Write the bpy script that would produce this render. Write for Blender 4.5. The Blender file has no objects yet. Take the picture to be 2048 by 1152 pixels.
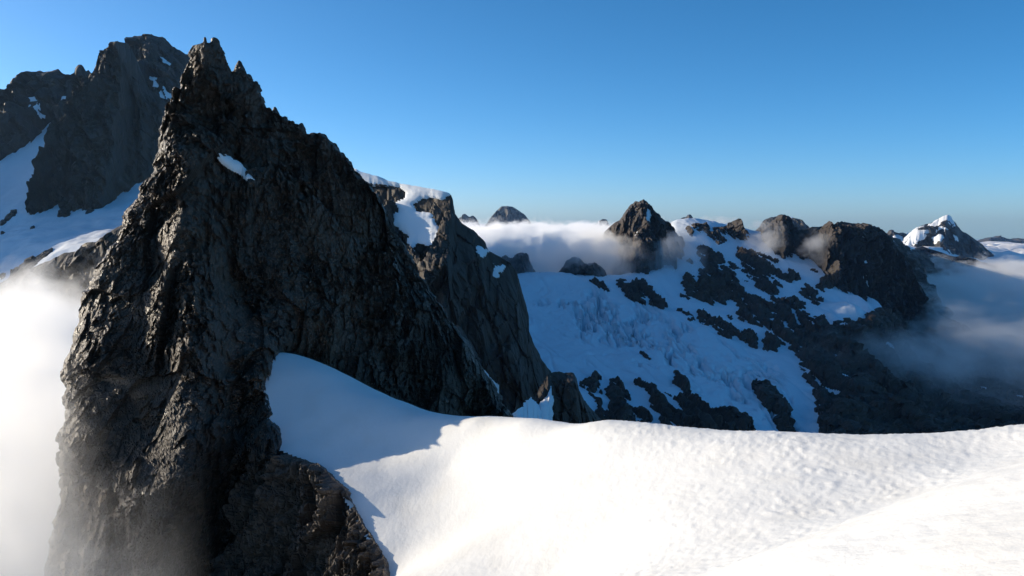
import bpy, math
import numpy as np
from math import radians, sin, cos, tan

# ------------------------------------------------------------------ camera, sky, sun, exposure
F = 1704.0                                   # focal length in pixels of the 2048 px wide photograph
PITCH = math.atan((576 - 440) / F)           # looking slightly down: the horizon lies at row 440
SUN_AZ, SUN_EL = 73.0, 16.0                  # degrees left of the view direction, degrees above the horizon

scene = bpy.context.scene
cam_data = bpy.data.cameras.new('camera')
cam_data.sensor_width = 36.0
cam_data.lens = 36.0 * F / 2048
cam_data.clip_start, cam_data.clip_end = 0.5, 90000
cam = bpy.data.objects.new('camera', cam_data)
scene.collection.objects.link(cam)
cam.rotation_euler = (math.pi / 2 - PITCH, 0, 0)
scene.camera = cam

world = bpy.data.worlds.new('World')
scene.world = world
world.use_nodes = True
wn = world.node_tree
wn.nodes.clear()
sky = wn.nodes.new('ShaderNodeTexSky')
sky.sky_type = 'NISHITA'
sky.sun_disc = False
sky.sun_elevation = radians(SUN_EL)
sky.sun_rotation = radians(-SUN_AZ)
sky.altitude = 2300
sky.air_density, sky.dust_density, sky.ozone_density = 0.66, 4.2, 4.2
sat = wn.nodes.new('ShaderNodeHueSaturation')
sat.inputs['Hue'].default_value = 0.49
sat.inputs['Saturation'].default_value = 1.16
bg = wn.nodes.new('ShaderNodeBackground')
bg.inputs['Strength'].default_value = 0.122
wo = wn.nodes.new('ShaderNodeOutputWorld')
wn.links.new(sky.outputs[0], sat.inputs['Color'])
wn.links.new(sat.outputs[0], bg.inputs['Color'])
wn.links.new(bg.outputs[0], wo.inputs['Surface'])

sun_data = bpy.data.lights.new('sun', 'SUN')
sun_data.energy = 3.5
sun_data.angle = radians(0.5)
sun_data.color = (1.0, 0.87, 0.67)
sun = bpy.data.objects.new('sun', sun_data)
scene.collection.objects.link(sun)
sun.rotation_euler = (radians(90 - SUN_EL), 0, radians(SUN_AZ + 180))
scene.view_settings.view_transform = 'Standard'
scene.view_settings.look = 'None'
scene.view_settings.gamma = 1.0
scene.view_settings.use_curve_mapping = False
scene.view_settings.exposure = 0.6

scene.cycles.max_bounces = 12
scene.cycles.diffuse_bounces = 3
scene.cycles.glossy_bounces = 2
scene.cycles.volume_bounces = 9
scene.cycles.volume_step_rate = 1.0
scene.cycles.use_denoising = True
scene.cycles.use_adaptive_sampling = True

# ------------------------------------------------------------------ survey helpers
CP, SP = cos(PITCH), sin(PITCH)

def at(px, py, Y):
    """The point of the place that is seen at a photo position and lies Y metres out."""
    dx, dz = (px - 1024) / F, (576 - py) / F
    s = Y / (CP + dz * SP)
    return np.array((dx * s, Y, (-SP + dz * CP) * s))

def pts(lst):
    return np.array([at(*p) for p in lst])

def seen(P):
    """Bearing of points as photo positions (used for surveying outlines of snow and rock)."""
    d = P[..., 1] * CP - P[..., 2] * SP
    d = np.maximum(d, 1e-3)
    u = P[..., 1] * SP + P[..., 2] * CP
    return 1024 + F * P[..., 0] / d, 576 - F * u / d

# ------------------------------------------------------------------ noise
_rng = np.random.default_rng(11)
_PERM = np.concatenate([_rng.permutation(256)] * 3).astype(np.int32)
_G = _rng.normal(size=(256, 3)).astype(np.float32)
_G /= np.linalg.norm(_G, axis=1)[:, None]
_R = _rng.random((256, 7)).astype(np.float32)

def perlin(p, seed=0):
    p = np.asarray(p, np.float32) + np.float32(seed * 17.31)
    i = np.floor(p).astype(np.int32)
    f = p - i
    w = f * f * f * (f * (f * 6 - 15) + 10)
    i &= 255
    out = 0
    for a in (0, 1):
        wa = w[..., 0] if a else 1 - w[..., 0]
        ha = _PERM[i[..., 0] + a]
        for b in (0, 1):
            wb = wa * (w[..., 1] if b else 1 - w[..., 1])
            hb = _PERM[ha + i[..., 1] + b]
            for c in (0, 1):
                wc = wb * (w[..., 2] if c else 1 - w[..., 2])
                g = _G[_PERM[hb + i[..., 2] + c]]
                out = out + wc * (g[..., 0] * (f[..., 0] - a) + g[..., 1] * (f[..., 1] - b) + g[..., 2] * (f[..., 2] - c))
    return out * 1.5

def fbm(p, octaves=4, seed=0, gain=0.5):
    p = np.asarray(p, np.float32)
    s, a = 0, 1.0
    for o in range(octaves):
        s = s + a * perlin(p, seed + o)
        p = p * 2.03
        a *= gain
    return s

def ridged(p, octaves=4, seed=0, gain=0.55):
    p = np.asarray(p, np.float32)
    s, a = 0, 1.0
    for o in range(octaves):
        s = s + a * (1 - 2.2 * np.abs(perlin(p, seed + o)))
        p = p * 2.07
        a *= gain
    return s

def facets(p, seed=0, tilt=1.0, joint=0.0):
    """Broken-rock relief: every Voronoi cell is a tilted plane of its own; joint cuts straight cracks between them."""
    p = np.asarray(p, np.float32) + np.float32(seed * 9.77)
    base = np.floor(p).astype(np.int32)
    best = np.full(p.shape[:-1], 9.0, np.float32)
    second = best.copy()
    val = np.zeros(p.shape[:-1], np.float32)
    for a in (-1, 0, 1):
        ha = _PERM[(base[..., 0] + a) & 255]
        for b in (-1, 0, 1):
            hb = _PERM[ha + ((base[..., 1] + b) & 255)]
            for c in (-1, 0, 1):
                h = _PERM[hb + ((base[..., 2] + c) & 255)]
                r = _R[h]
                d0 = base[..., 0] + a + r[..., 0] - p[..., 0]
                d1 = base[..., 1] + b + r[..., 1] - p[..., 1]
                d2 = base[..., 2] + c + r[..., 2] - p[..., 2]
                dd = d0 * d0 + d1 * d1 + d2 * d2
                m = dd < best
                if joint: second = np.where(m, best, np.minimum(second, dd))
                best = np.where(m, dd, best)
                v = (r[..., 3] - 0.5) + tilt * ((r[..., 4] - 0.5) * d0 + (r[..., 5] - 0.5) * d1 + (r[..., 6] - 0.5) * d2) * 2
                val = np.where(m, v, val)
    if joint: val = val - joint * np.clip(1 - (np.sqrt(second) - np.sqrt(best)) * 9, 0, 1)
    return val

# thin-plate interpolation through surveyed points
def thin_plate(xy, z):
    xy = np.asarray(xy, float)
    sc = np.abs(xy).max()
    q = xy / sc
    n = len(q)
    def phi(r2):
        return 0.5 * r2 * np.log(np.maximum(r2, 1e-12))
    A = np.zeros((n + 3, n + 3))
    A[:n, :n] = phi(((q[:, None] - q[None]) ** 2).sum(-1))
    A[:n, n] = 1
    A[:n, n + 1:] = q
    A[n, :n] = 1
    A[n + 1:, :n] = q.T
    w = np.linalg.solve(A, np.concatenate([z, np.zeros(3)]))
    def ev(x, y):
        shp = np.shape(x)
        x, y = np.ravel(x) / sc, np.ravel(y) / sc
        out = w[n] + w[n + 1] * x + w[n + 2] * y
        for k in range(n):
            out = out + w[k] * phi((x - q[k, 0]) ** 2 + (y - q[k, 1]) ** 2)
        return out.reshape(shp)
    return ev

def smooth01(a, b, x):
    t = np.clip((x - a) / (b - a), 0, 1)
    return t * t * (3 - 2 * t)

def normals(P):
    du = np.gradient(P, axis=1)
    dv = np.gradient(P, axis=0)
    n = np.cross(du, dv)
    return n / np.maximum(np.linalg.norm(n, axis=-1, keepdims=True), 1e-9)

def outward(P, ref):
    n = normals(P)
    return -n if (n * np.array(ref)).sum(-1).mean() < 0 else n

def blur(a, k):
    for ax in (0, 1):
        for _ in range(2):
            p = np.pad(a, [(k + 1, k) if i == ax else (0, 0) for i in range(2)], mode='edge')
            c = np.cumsum(p, ax)
            a = (np.take(c, range(2 * k + 1, c.shape[ax]), ax) - np.take(c, range(0, c.shape[ax] - 2 * k - 1), ax)) / (2 * k + 1)
    return a

# ------------------------------------------------------------------ materials
def _nodes(name):
    m = bpy.data.materials.new(name)
    m.use_nodes = True
    nt = m.node_tree
    nt.nodes.clear()
    out = nt.nodes.new('ShaderNodeOutputMaterial')
    return m, nt, out

def rock_material(name, col_a, col_b, scale, rough=(0.35, 0.7), bump=0.6, dist=0.3, spec=0.5, lichen=None):
    m, nt, out = _nodes(name)
    N, L = nt.nodes.new, nt.links.new
    geo = N('ShaderNodeNewGeometry')
    mp = N('ShaderNodeMapping')
    mp.inputs['Rotation'].default_value = (0.2, 0.35, 0.3)
    mp.inputs['Scale'].default_value = (1.0, 1.0, 0.45)
    L(geo.outputs['Position'], mp.inputs['Vector'])
    n1 = N('ShaderNodeTexNoise'); n1.inputs['Scale'].default_value = scale * 0.12; n1.inputs['Detail'].default_value = 6
    n2 = N('ShaderNodeTexNoise'); n2.inputs['Scale'].default_value = scale; n2.inputs['Detail'].default_value = 8; n2.inputs['Roughness'].default_value = 0.62
    v1 = N('ShaderNodeTexVoronoi'); v1.inputs['Scale'].default_value = scale * 0.9; v1.feature = 'DISTANCE_TO_EDGE'
    for n in (n1, n2, v1):
        L(mp.outputs[0], n.inputs['Vector'])
    mixf = N('ShaderNodeMath'); mixf.operation = 'MULTIPLY_ADD'
    L(n2.outputs['Fac'], mixf.inputs[0]); mixf.inputs[1].default_value = 0.9
    L(n1.outputs['Fac'], mixf.inputs[2])
    ramp = N('ShaderNodeValToRGB')
    ramp.color_ramp.elements[0].position = 0.62; ramp.color_ramp.elements[0].color = (*col_a, 1)
    ramp.color_ramp.elements[1].position = 1.25 if False else 1.0; ramp.color_ramp.elements[1].color = (*col_b, 1)
    L(mixf.outputs[0], ramp.inputs['Fac'])
    n3 = N('ShaderNodeTexNoise'); n3.inputs['Scale'].default_value = scale * 0.05; n3.inputs['Detail'].default_value = 7; n3.inputs['Roughness'].default_value = 0.7
    L(geo.outputs['Position'], n3.inputs['Vector'])
    tr = N('ShaderNodeMapRange')
    tr.inputs['From Min'].default_value, tr.inputs['From Max'].default_value = 0.52, 0.68
    tr.inputs['To Min'].default_value, tr.inputs['To Max'].default_value = 0.0, 0.85
    L(n3.outputs['Fac'], tr.inputs['Value'])
    tint = N('ShaderNodeMix'); tint.data_type = 'RGBA'
    L(tr.outputs[0], tint.inputs['Factor']); L(ramp.outputs[0], tint.inputs['A'])
    tint.inputs['B'].default_value = (col_b[0] * 1.25, col_b[1] * 1.02, col_b[2] * 0.8, 1)
    rr = N('ShaderNodeMapRange')
    rr.inputs['From Min'].default_value, rr.inputs['From Max'].default_value = 0.3, 0.7
    rr.inputs['To Min'].default_value, rr.inputs['To Max'].default_value = rough
    L(n2.outputs['Fac'], rr.inputs['Value'])
    add = N('ShaderNodeMath'); add.operation = 'MULTIPLY_ADD'
    vm = N('ShaderNodeMath'); vm.operation = 'MINIMUM'; vm.inputs[1].default_value = 0.12
    L(v1.outputs['Distance'], vm.inputs[0])
    L(vm.outputs[0], add.inputs[0]); add.inputs[1].default_value = 2.5
    L(n2.outputs['Fac'], add.inputs[2])
    bp = N('ShaderNodeBump'); bp.inputs['Strength'].default_value = bump; bp.inputs['Distance'].default_value = dist
    L(add.outputs[0], bp.inputs['Height'])
    bs = N('ShaderNodeBsdfPrincipled')
    L(tint.outputs['Result'], bs.inputs['Base Color'])
    L(rr.outputs[0], bs.inputs['Roughness'])
    bs.inputs['Specular IOR Level'].default_value = spec
    L(bp.outputs[0], bs.inputs['Normal'])
    L(bs.outputs[0], out.inputs['Surface'])
    return m

def snow_material(name, scale, bump, dist, col=(0.82, 0.85, 0.88), dirt=0.0, stretch=(1, 1, 1)):
    m, nt, out = _nodes(name)
    N, L = nt.nodes.new, nt.links.new
    geo = N('ShaderNodeNewGeometry')
    mp = N('ShaderNodeMapping'); mp.inputs['Scale'].default_value = stretch
    L(geo.outputs['Position'], mp.inputs['Vector'])
    n1 = N('ShaderNodeTexNoise'); n1.inputs['Scale'].default_value = scale; n1.inputs['Detail'].default_value = 5; n1.inputs['Roughness'].default_value = 0.6
    n2 = N('ShaderNodeTexNoise'); n2.inputs['Scale'].default_value = scale * 0.11; n2.inputs['Detail'].default_value = 5
    L(mp.outputs[0], n1.inputs['Vector']); L(mp.outputs[0], n2.inputs['Vector'])
    mx = N('ShaderNodeMix'); mx.data_type = 'RGBA'
    mr = N('ShaderNodeMapRange')
    mr.inputs['From Min'].default_value, mr.inputs['From Max'].default_value = 0.5, 0.75
    mr.inputs['To Min'].default_value, mr.inputs['To Max'].default_value = 0.0, dirt
    L(n2.outputs['Fac'], mr.inputs['Value']); L(mr.outputs[0], mx.inputs['Factor'])
    mx.inputs['A'].default_value = (*col, 1)
    mx.inputs['B'].default_value = (col[0] * 0.72, col[1] * 0.66, col[2] * 0.56, 1)
    bp = N('ShaderNodeBump'); bp.inputs['Strength'].default_value = bump; bp.inputs['Distance'].default_value = dist
    L(n1.outputs['Fac'], bp.inputs['Height'])
    bs = N('ShaderNodeBsdfPrincipled')
    L(mx.outputs['Result'], bs.inputs['Base Color'])
    bs.inputs['Roughness'].default_value = 0.65
    bs.inputs['Specular IOR Level'].default_value = 0.25
    L(bp.outputs[0], bs.inputs['Normal'])
    L(bs.outputs[0], out.inputs['Surface'])
    return m

ROCK_NEAR = rock_material('dark_wet_schist', (0.020, 0.0152, 0.0112), (0.078, 0.060, 0.0445), 1.1, (0.24, 0.7), 0.9, 0.35, 0.32)
ROCK_MID = rock_material('dark_mountain_rock', (0.028, 0.0222, 0.018), (0.064, 0.052, 0.043), 0.06, (0.45, 0.8), 0.7, 5.0, 0.2)
ROCK_FAR = rock_material('far_mountain_rock', (0.020, 0.020, 0.021), (0.050, 0.048, 0.046), 0.03, (0.5, 0.8), 0.7, 10.0, 0.4)
ROCK_PEAK = rock_material('grey_peak_rock', (0.026, 0.0225, 0.0205), (0.060, 0.052, 0.047), 0.06, (0.5, 0.85), 0.7, 4.0, 0.2)
SNOW_NEAR = snow_material('suncupped_snow', 2.2, 0.45, 0.10, col=(0.86, 0.855, 0.83), dirt=0.2, stretch=(1, 0.6, 1))
SNOW_MID = snow_material('firn_snow', 0.08, 0.35, 2.0)
SNOW_FAR = snow_material('far_snow', 0.02, 0.3, 5.0)
ICE = snow_material('glacier_snow', 0.06, 0.5, 3.0, col=(0.74, 0.81, 0.88))

# ------------------------------------------------------------------ objects
COL = scene.collection.objects

def tag(o, label, cat, kind=None, group=None):
    o['label'] = label
    o['category'] = cat
    if kind: o['kind'] = kind
    if group: o['group'] = group
    return o

def empty(name, loc, label, cat, kind=None, group=None):
    o = bpy.data.objects.new(name, None)
    o.location = loc
    COL.link(o)
    return tag(o, label, cat, kind, group)

def link_mesh(name, V, Q, mat, parent=None, smooth=False):
    me = bpy.data.meshes.new(name)
    V = np.asarray(V, np.float32).reshape(-1, 3)
    Q = np.asarray(Q, np.int32)
    if parent is not None:
        V = V - np.array(parent.location, np.float32)
    k = Q.shape[1]
    me.vertices.add(len(V)); me.vertices.foreach_set('co', V.ravel())
    me.loops.add(Q.size); me.loops.foreach_set('vertex_index', Q.ravel())
    me.polygons.add(len(Q))
    me.polygons.foreach_set('loop_start', np.arange(0, Q.size, k, dtype=np.int32))
    me.polygons.foreach_set('use_smooth', np.full(len(Q), smooth, bool))
    me.update(calc_edges=True)
    me.materials.append(mat)
    o = bpy.data.objects.new(name, me)
    COL.link(o)
    if parent is not None: o.parent = parent
    return o

def grid_quads(nr, nc, wrap=False):
    r = np.arange(nr - 1)[:, None]
    c = np.arange(nc if wrap else nc - 1)[None]
    c2 = (c + 1) % nc
    return np.stack([r * nc + c, r * nc + c2, (r + 1) * nc + c2, (r + 1) * nc + c], -1).reshape(-1, 4)

def compact(P, Q):
    used, inv = np.unique(Q, return_inverse=True)
    return P.reshape(-1, 3)[used], inv.reshape(Q.shape)

# ---- outlines surveyed on the photograph, kept as soft masks
def inside(poly, x, y):
    poly = np.asarray(poly, float)
    r = np.zeros(np.shape(x), bool)
    j = len(poly) - 1
    for i in range(len(poly)):
        xi, yi = poly[i]; xj, yj = poly[j]
        with np.errstate(divide='ignore', invalid='ignore'):
            c = ((yi > y) != (yj > y)) & (x < (xj - xi) * (y - yi) / (yj - yi + 1e-12) + xi)
        r ^= c
        j = i
    return r

def patch(polys, x, y, P, wob, wscale, seed, streak=0):
    """Mask of surface points inside any outline, its edge made uneven by noise fixed to the ground."""
    if streak:                                          # ribs and gullies run down the fall line
        P = np.stack([(0.62 * P[..., 0] - 0.78 * P[..., 1]) / streak, 0.78 * P[..., 0] + 0.62 * P[..., 1], P[..., 2] / streak], -1)
    nx = fbm(P / wscale, 4, seed) * wob
    ny = fbm(P / wscale, 4, seed + 5) * wob
    m = np.zeros(x.shape, bool)
    for p in polys:
        m |= inside(p, x + nx, y + ny)
    return m

def mask_mesh(name, P, M, mat, parent, lift=0.0, smooth=True, relief=None, outdir=(0, -0.3, 1)):
    """The part of a surface grid inside mask M, as its own raised mesh with a border sunk into the ground."""
    nr, nc = M.shape
    Q = grid_quads(nr, nc)
    f = M.ravel()
    keep = f[Q].any(1)
    if keep.sum() < 3: return None
    n = outward(P, outdir)
    # distance from the border in cells
    d = M.astype(np.float32)
    e = M.copy()
    for k in range(6):
        e2 = e.copy()
        e2[1:] &= e[:-1]; e2[:-1] &= e[1:]; e2[:, 1:] &= e[:, :-1]; e2[:, :-1] &= e[:, 1:]
        e = e2
        d += e
    h = np.where(M, lift * np.sqrt(d / 7.0), -0.25 * lift)
    if relief is not None:
        h = h + np.where(M, relief * np.minimum(d / 3.0, 1), 0)
    V, Q2 = compact(P + n * h[..., None], Q[keep])
    return link_mesh(name, V, Q2, mat, parent, smooth)

def components(M):
    """Label the connected patches of a mask."""
    lab = np.where(M, np.arange(1, M.size + 1).reshape(M.shape), 0)
    while True:
        old = lab
        lab = lab.copy()
        for ax in (0, 1):
            for sgn in (1, -1):
                s = np.roll(lab, sgn, ax)
                if ax == 0: s[0 if sgn == 1 else -1] = 0
                else: s[:, 0 if sgn == 1 else -1] = 0
                lab = np.where(M, np.maximum(lab, s), 0)
        flat = np.concatenate([[0], lab.ravel()])
        lab = np.where(M, flat[lab], 0)
        if (lab == old).all(): return lab

# ---- a mountain body that falls away on both sides of a surveyed crest line
def crest_body(crest, n, rows, drop, slope_f, slope_b, jag, fall=(0, -1), relief=(), seed=0, profile=1.0, rib=0.25, ribscale=None, back_rows=24, fade_rows=0.09, fade0=0.14):
    C = pts(crest)
    sx, sy = np.array(crest, float)[:, 0], np.array(crest, float)[:, 1]
    arc = np.concatenate([[0], np.cumsum(np.hypot(np.diff(sx), np.diff(sy)))])
    s = np.linspace(0, arc[-1], n)
    R = np.stack([np.interp(s, arc, C[:, k]) for k in range(3)], -1)
    size = np.ptp(C[:, 2]) + np.ptp(C[:, 0])
    mpp = np.median(C[:, 1]) / F                       # metres per photo pixel there
    R[:, 2] += fbm(R / (mpp * 22), 5, seed + 40, 0.6) * jag * mpp
    R[:, 0] += fbm(R / (mpp * 15), 4, seed + 50, 0.6) * jag * mpp * 0.5
    fall = np.array(fall, float); fall /= np.linalg.norm(fall)
    ribscale = ribscale or size * 0.12
    def side(nr, sgn, slope, sd):
        t = np.linspace(0, 1, nr)[:, None] ** 1.15
        h = t * drop
        base = R[None] + np.zeros((nr, 1, 1))
        rb = 1 + rib * fbm(np.stack([base[..., 0] / ribscale, base[..., 1] / ribscale * 0.5, h / (ribscale * 3) + base[..., 2] * 0], -1), 3, sd)
        out = (h ** profile) * (drop ** (1 - profile)) / slope * rb
        P = base.copy()
        P[..., 0] += sgn * fall[0] * out
        P[..., 1] += sgn * fall[1] * out
        P[..., 2] -= h
        return P
    Pf = side(rows, 1, slope_f, seed)
    nrm = np.array([fall[0], fall[1], 0.35]); nrm = nrm / np.linalg.norm(nrm) + Pf * 0
    d = 0
    for kind, amp, cell, stretch in relief:
        q = np.stack([Pf[..., 0] / cell, Pf[..., 1] / cell, (Pf[..., 2] + 0.35 * Pf[..., 0]) / (cell * stretch)], -1)
        w = fbm(q * 0.5, 2, seed + 3)[..., None] * 0.15
        if kind == 'f': d = d + amp * facets(q + w, seed + int(cell) % 13, 1.3, 0.35)
        elif kind == 'r': d = d + amp * ridged(q + w, 4, seed + 7)
        else: d = d + amp * fbm(q, 5, seed + 9)
    fade = fade0 + (1 - fade0) * smooth01(0, fade_rows, np.linspace(0, 1, rows))[:, None]
    d = d * fade
    Ps = Pf + nrm * blur(d, 12)[..., None]            # the smoother surface that snow would lie on
    Pf = Pf + nrm * d[..., None]
    Pb = side(back_rows, -1, slope_b, seed + 21)
    Pb[0] = Pf[0]
    return Pf, Pb, Ps

def body_mesh(name, Pf, Pb, mat, parent, smooth=False):
    nr, nc = Pf.shape[:2]
    br = Pb.shape[0]
    P = np.concatenate([Pf[::-1], Pb[1:]], 0)          # front foot -> crest -> back foot
    return link_mesh(name, P, grid_quads(P.shape[0], nc)[:, ::-1] if True else None, mat, parent, smooth)


# ================================================================== the col: near snowfield
SNOW_CREST = [(2300, 835, 54), (2048, 852, 56), (1800, 868, 60), (1560, 866, 65), (1300, 853, 74), (1180, 848, 80), (1040, 850, 90), (950, 842, 97), (860, 834, 104), (760, 800, 111), (640, 742, 118), (575, 708, 123)]
SNOW_BODY = [(545, 720, 120), (540, 800, 112), (560, 890, 104), (620, 900, 102), (680, 945, 95), (705, 990, 89), (770, 1090, 80), (765, 1150, 76),
             (700, 830, 108), (800, 880, 101), (900, 930, 92), (1000, 1000, 80), (1000, 900, 88), (1200, 950, 68), (1300, 1050, 52), (1150, 1150, 52),
             (900, 1100, 68), (1500, 930, 58), (1500, 1050, 45), (1750, 940, 51), (2000, 900, 51), (1800, 1010, 42),
             # the nearer hump on which the viewer stands
             (2060, 925, 22), (1900, 985, 21), (1750, 1060, 20), (1600, 1120, 19), (1450, 1170, 20), (2048, 1010, 17), (1900, 1100, 15), (2048, 1150, 12), (1700, 1190, 15)]
def build_snowfield():
    A = pts(SNOW_CREST); B = pts(SNOW_BODY)
    G = A.copy(); G[:, 1] += 10; G[:, 0] += 10; G[:, 2] -= 9
    G2 = A.copy(); G2[:, 1] += 25; G2[:, 0] += 24; G2[:, 2] -= 30
    dip = pts([(2060, 922, 41), (1900, 975, 38), (1750, 1040, 35)]);
    near = np.array([(0, 0, -1.9), (-3, 6, -3.4), (6, 4, -1.6), (14, 2, 0.2), (-10, 10, -7), (3, -10, 1.0), (20, -8, 3.0), (-18, 22, -14), (-20, 45, -22)])
    left = np.array([(-34, 70, -42), (-26, 60, -38), (-46, 112, -32)])
    allp = np.concatenate([A, B, G, G2, dip, near])
    ev = thin_plate(allp[:, :2], allp[:, 2])
    nu, nv = 610, 560
    u = np.linspace(-0.62, 0.75, nu)
    v = np.exp(np.linspace(math.log(16), math.log(185), nv)) - 20.0
    U, V = np.meshgrid(u, v)
    X, Y = U * (V + 20) , V
    Z = ev(X, Y)
    P = np.stack([X, Y, Z], -1)
    # suncups: shallow bowls with sharp rims, deeper towards the crest on the right
    wp = fbm(np.stack([X / 5, Y / 5, X * 0], -1), 2, 30)
    d3 = np.stack([X / 0.62 + wp, Y / 1.0 + wp, X * 0], -1)
    cups = np.abs(perlin(d3, 3)) + 0.6 * np.abs(perlin(d3 * 2.1, 4))
    cupzone = smooth01(-6, 12, X - 0.05 * (Y - 40)) * smooth01(21, 33, Y) + 0.06
    cupzone = cupzone * (0.55 + 0.45 * smooth01(-0.3, 0.4, fbm(np.stack([X / 7, Y / 12, X * 0], -1), 3, 14)))
    Z = Z + (cups - 0.3) * 0.13 * cupzone
    Z = Z + fbm(np.stack([X / 9, Y / 9, X * 0], -1), 3, 8) * 0.16 + fbm(np.stack([X / 0.45, Y / 0.9, X * 0], -1), 2, 12) * 0.018
    P[..., 2] = Z
    # the sheet ends a little inside the rock on its edge
    edge = pts([(512, 690, 124), (525, 760, 116), (535, 895, 104), (612, 925, 99), (668, 955, 92), (697, 1010, 86), (752, 1100, 78), (745, 1180, 72)])
    xl = np.interp(Y, edge[::-1, 1], edge[::-1, 0])
    keep = X > np.where(Y < 72, -24, xl)
    Q = grid_quads(nv, nu)
    Q = Q[keep.ravel()[Q].all(1)]
    Vv, Q = compact(P, Q)
    o = link_mesh('snowfield', Vv, Q, SNOW_NEAR, None, True)
    tag(o, 'sunlit white suncupped snow saddle in the foreground, running up to the dark spire', 'snowfield', 'structure')
build_snowfield()

# ================================================================== the rock spire
SPIRE_L = [(385, 92, 139.5), (378, 107, 139.3), (375, 130, 139.1), (362, 160, 138.9), (347, 200, 138.5), (334, 222, 137.9), (322, 262, 136.8), (314, 300, 135.7), (300, 345, 134.5), (284, 372, 133.5), (264, 405, 132.2), (246, 432, 131.1), (238, 468, 129.6), (222, 495, 128.5), (204, 530, 126.8), (184, 560, 125.4), (168, 585, 124.2), (158, 635, 121.6), (146, 675, 119.3), (130, 730, 116.3), (126, 762, 114.5), (133, 787, 113.0), (127, 822, 111.1), (120, 868, 108.5), (113, 905, 106.5), (118, 950, 105.4), (112, 1010, 104.0), (100, 1060, 102.9), (85, 1160, 100.5), (60, 1300, 97.5)]
SPIRE_R = [(440, 88, 140), (447, 97, 140), (452, 112, 140), (451, 130, 141), (459, 143, 142), (492, 149, 143), (503, 158, 144), (517, 170, 145), (523, 185, 145), (526, 205, 146), (533, 218, 147),
           (549, 222, 148), (562, 232, 148), (590, 247, 150), (606, 252, 150), (614, 268, 151), (648, 272, 152), (662, 284, 153), (675, 302, 154), (690, 318, 155), (705, 340, 156), (722, 356, 157), (742, 372, 158),
           (760, 402, 159), (778, 445, 160), (802, 478, 161), (830, 522, 162), (858, 575, 163), (902, 640, 164), (935, 692, 165), (965, 735, 166), (1000, 785, 168), (1030, 848, 170), (1060, 930, 172), (1080, 1020, 174)]
SPIRE_FACE = [(415, 92, 137.0), (400, 160, 135.4), (430, 160, 136.4), (372, 240, 132.9), (365, 310, 128.5), (362, 380, 125.6), (370, 460, 121.5), (378, 560, 116.3), (385, 640, 113.9), (395, 720, 109.6), (402, 800, 105.3), (390, 870, 101.4), (365, 950, 98.9), (340, 1040, 97.8), (325, 1150, 95.2), (315, 1300, 93.0), (330, 330, 132.9), (310, 420, 129.6), (260, 520, 125.1), (310, 540, 124.2), (290, 640, 118.9), (210, 680, 117.3), (330, 740, 113.1), (260, 780, 110.9), (180, 850, 107.5), (320, 860, 106.5), (250, 920, 103.6), (190, 1050, 101.1), (240, 1150, 98.2), (420, 250, 135.6), (470, 330, 136.4), (440, 420, 130.1), (450, 560, 126.3), (500, 620, 126.5), (460, 720, 118.1), (470, 820, 111.7), (470, 900, 108.3), (460, 980, 108.2), (520, 960, 106.7), (500, 1060, 105.4), (440, 1150, 102.2), (560, 1150, 104.2), (600, 740, 130.1), (620, 850, 124.0), (590, 800, 119.8), (590, 690, 128.7), (600, 500, 140.0), (560, 330, 142.4), (650, 400, 145.9), (640, 620, 135.5), (720, 560, 146.3), (750, 720, 143.1), (860, 760, 152.0), (930, 800, 158.8), (820, 640, 151.4), (700, 900, 130.3), (850, 900, 148.3), (530, 820, 108.7), (535, 890, 103.3), (505, 850, 107.5), (510, 790, 112.3), (515, 690, 121.2), (522, 745, 114.3), (565, 720, 127.1), (570, 780, 121.9)]
SPIRE_TURN = math.atan((470 - 1024) / F)
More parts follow.
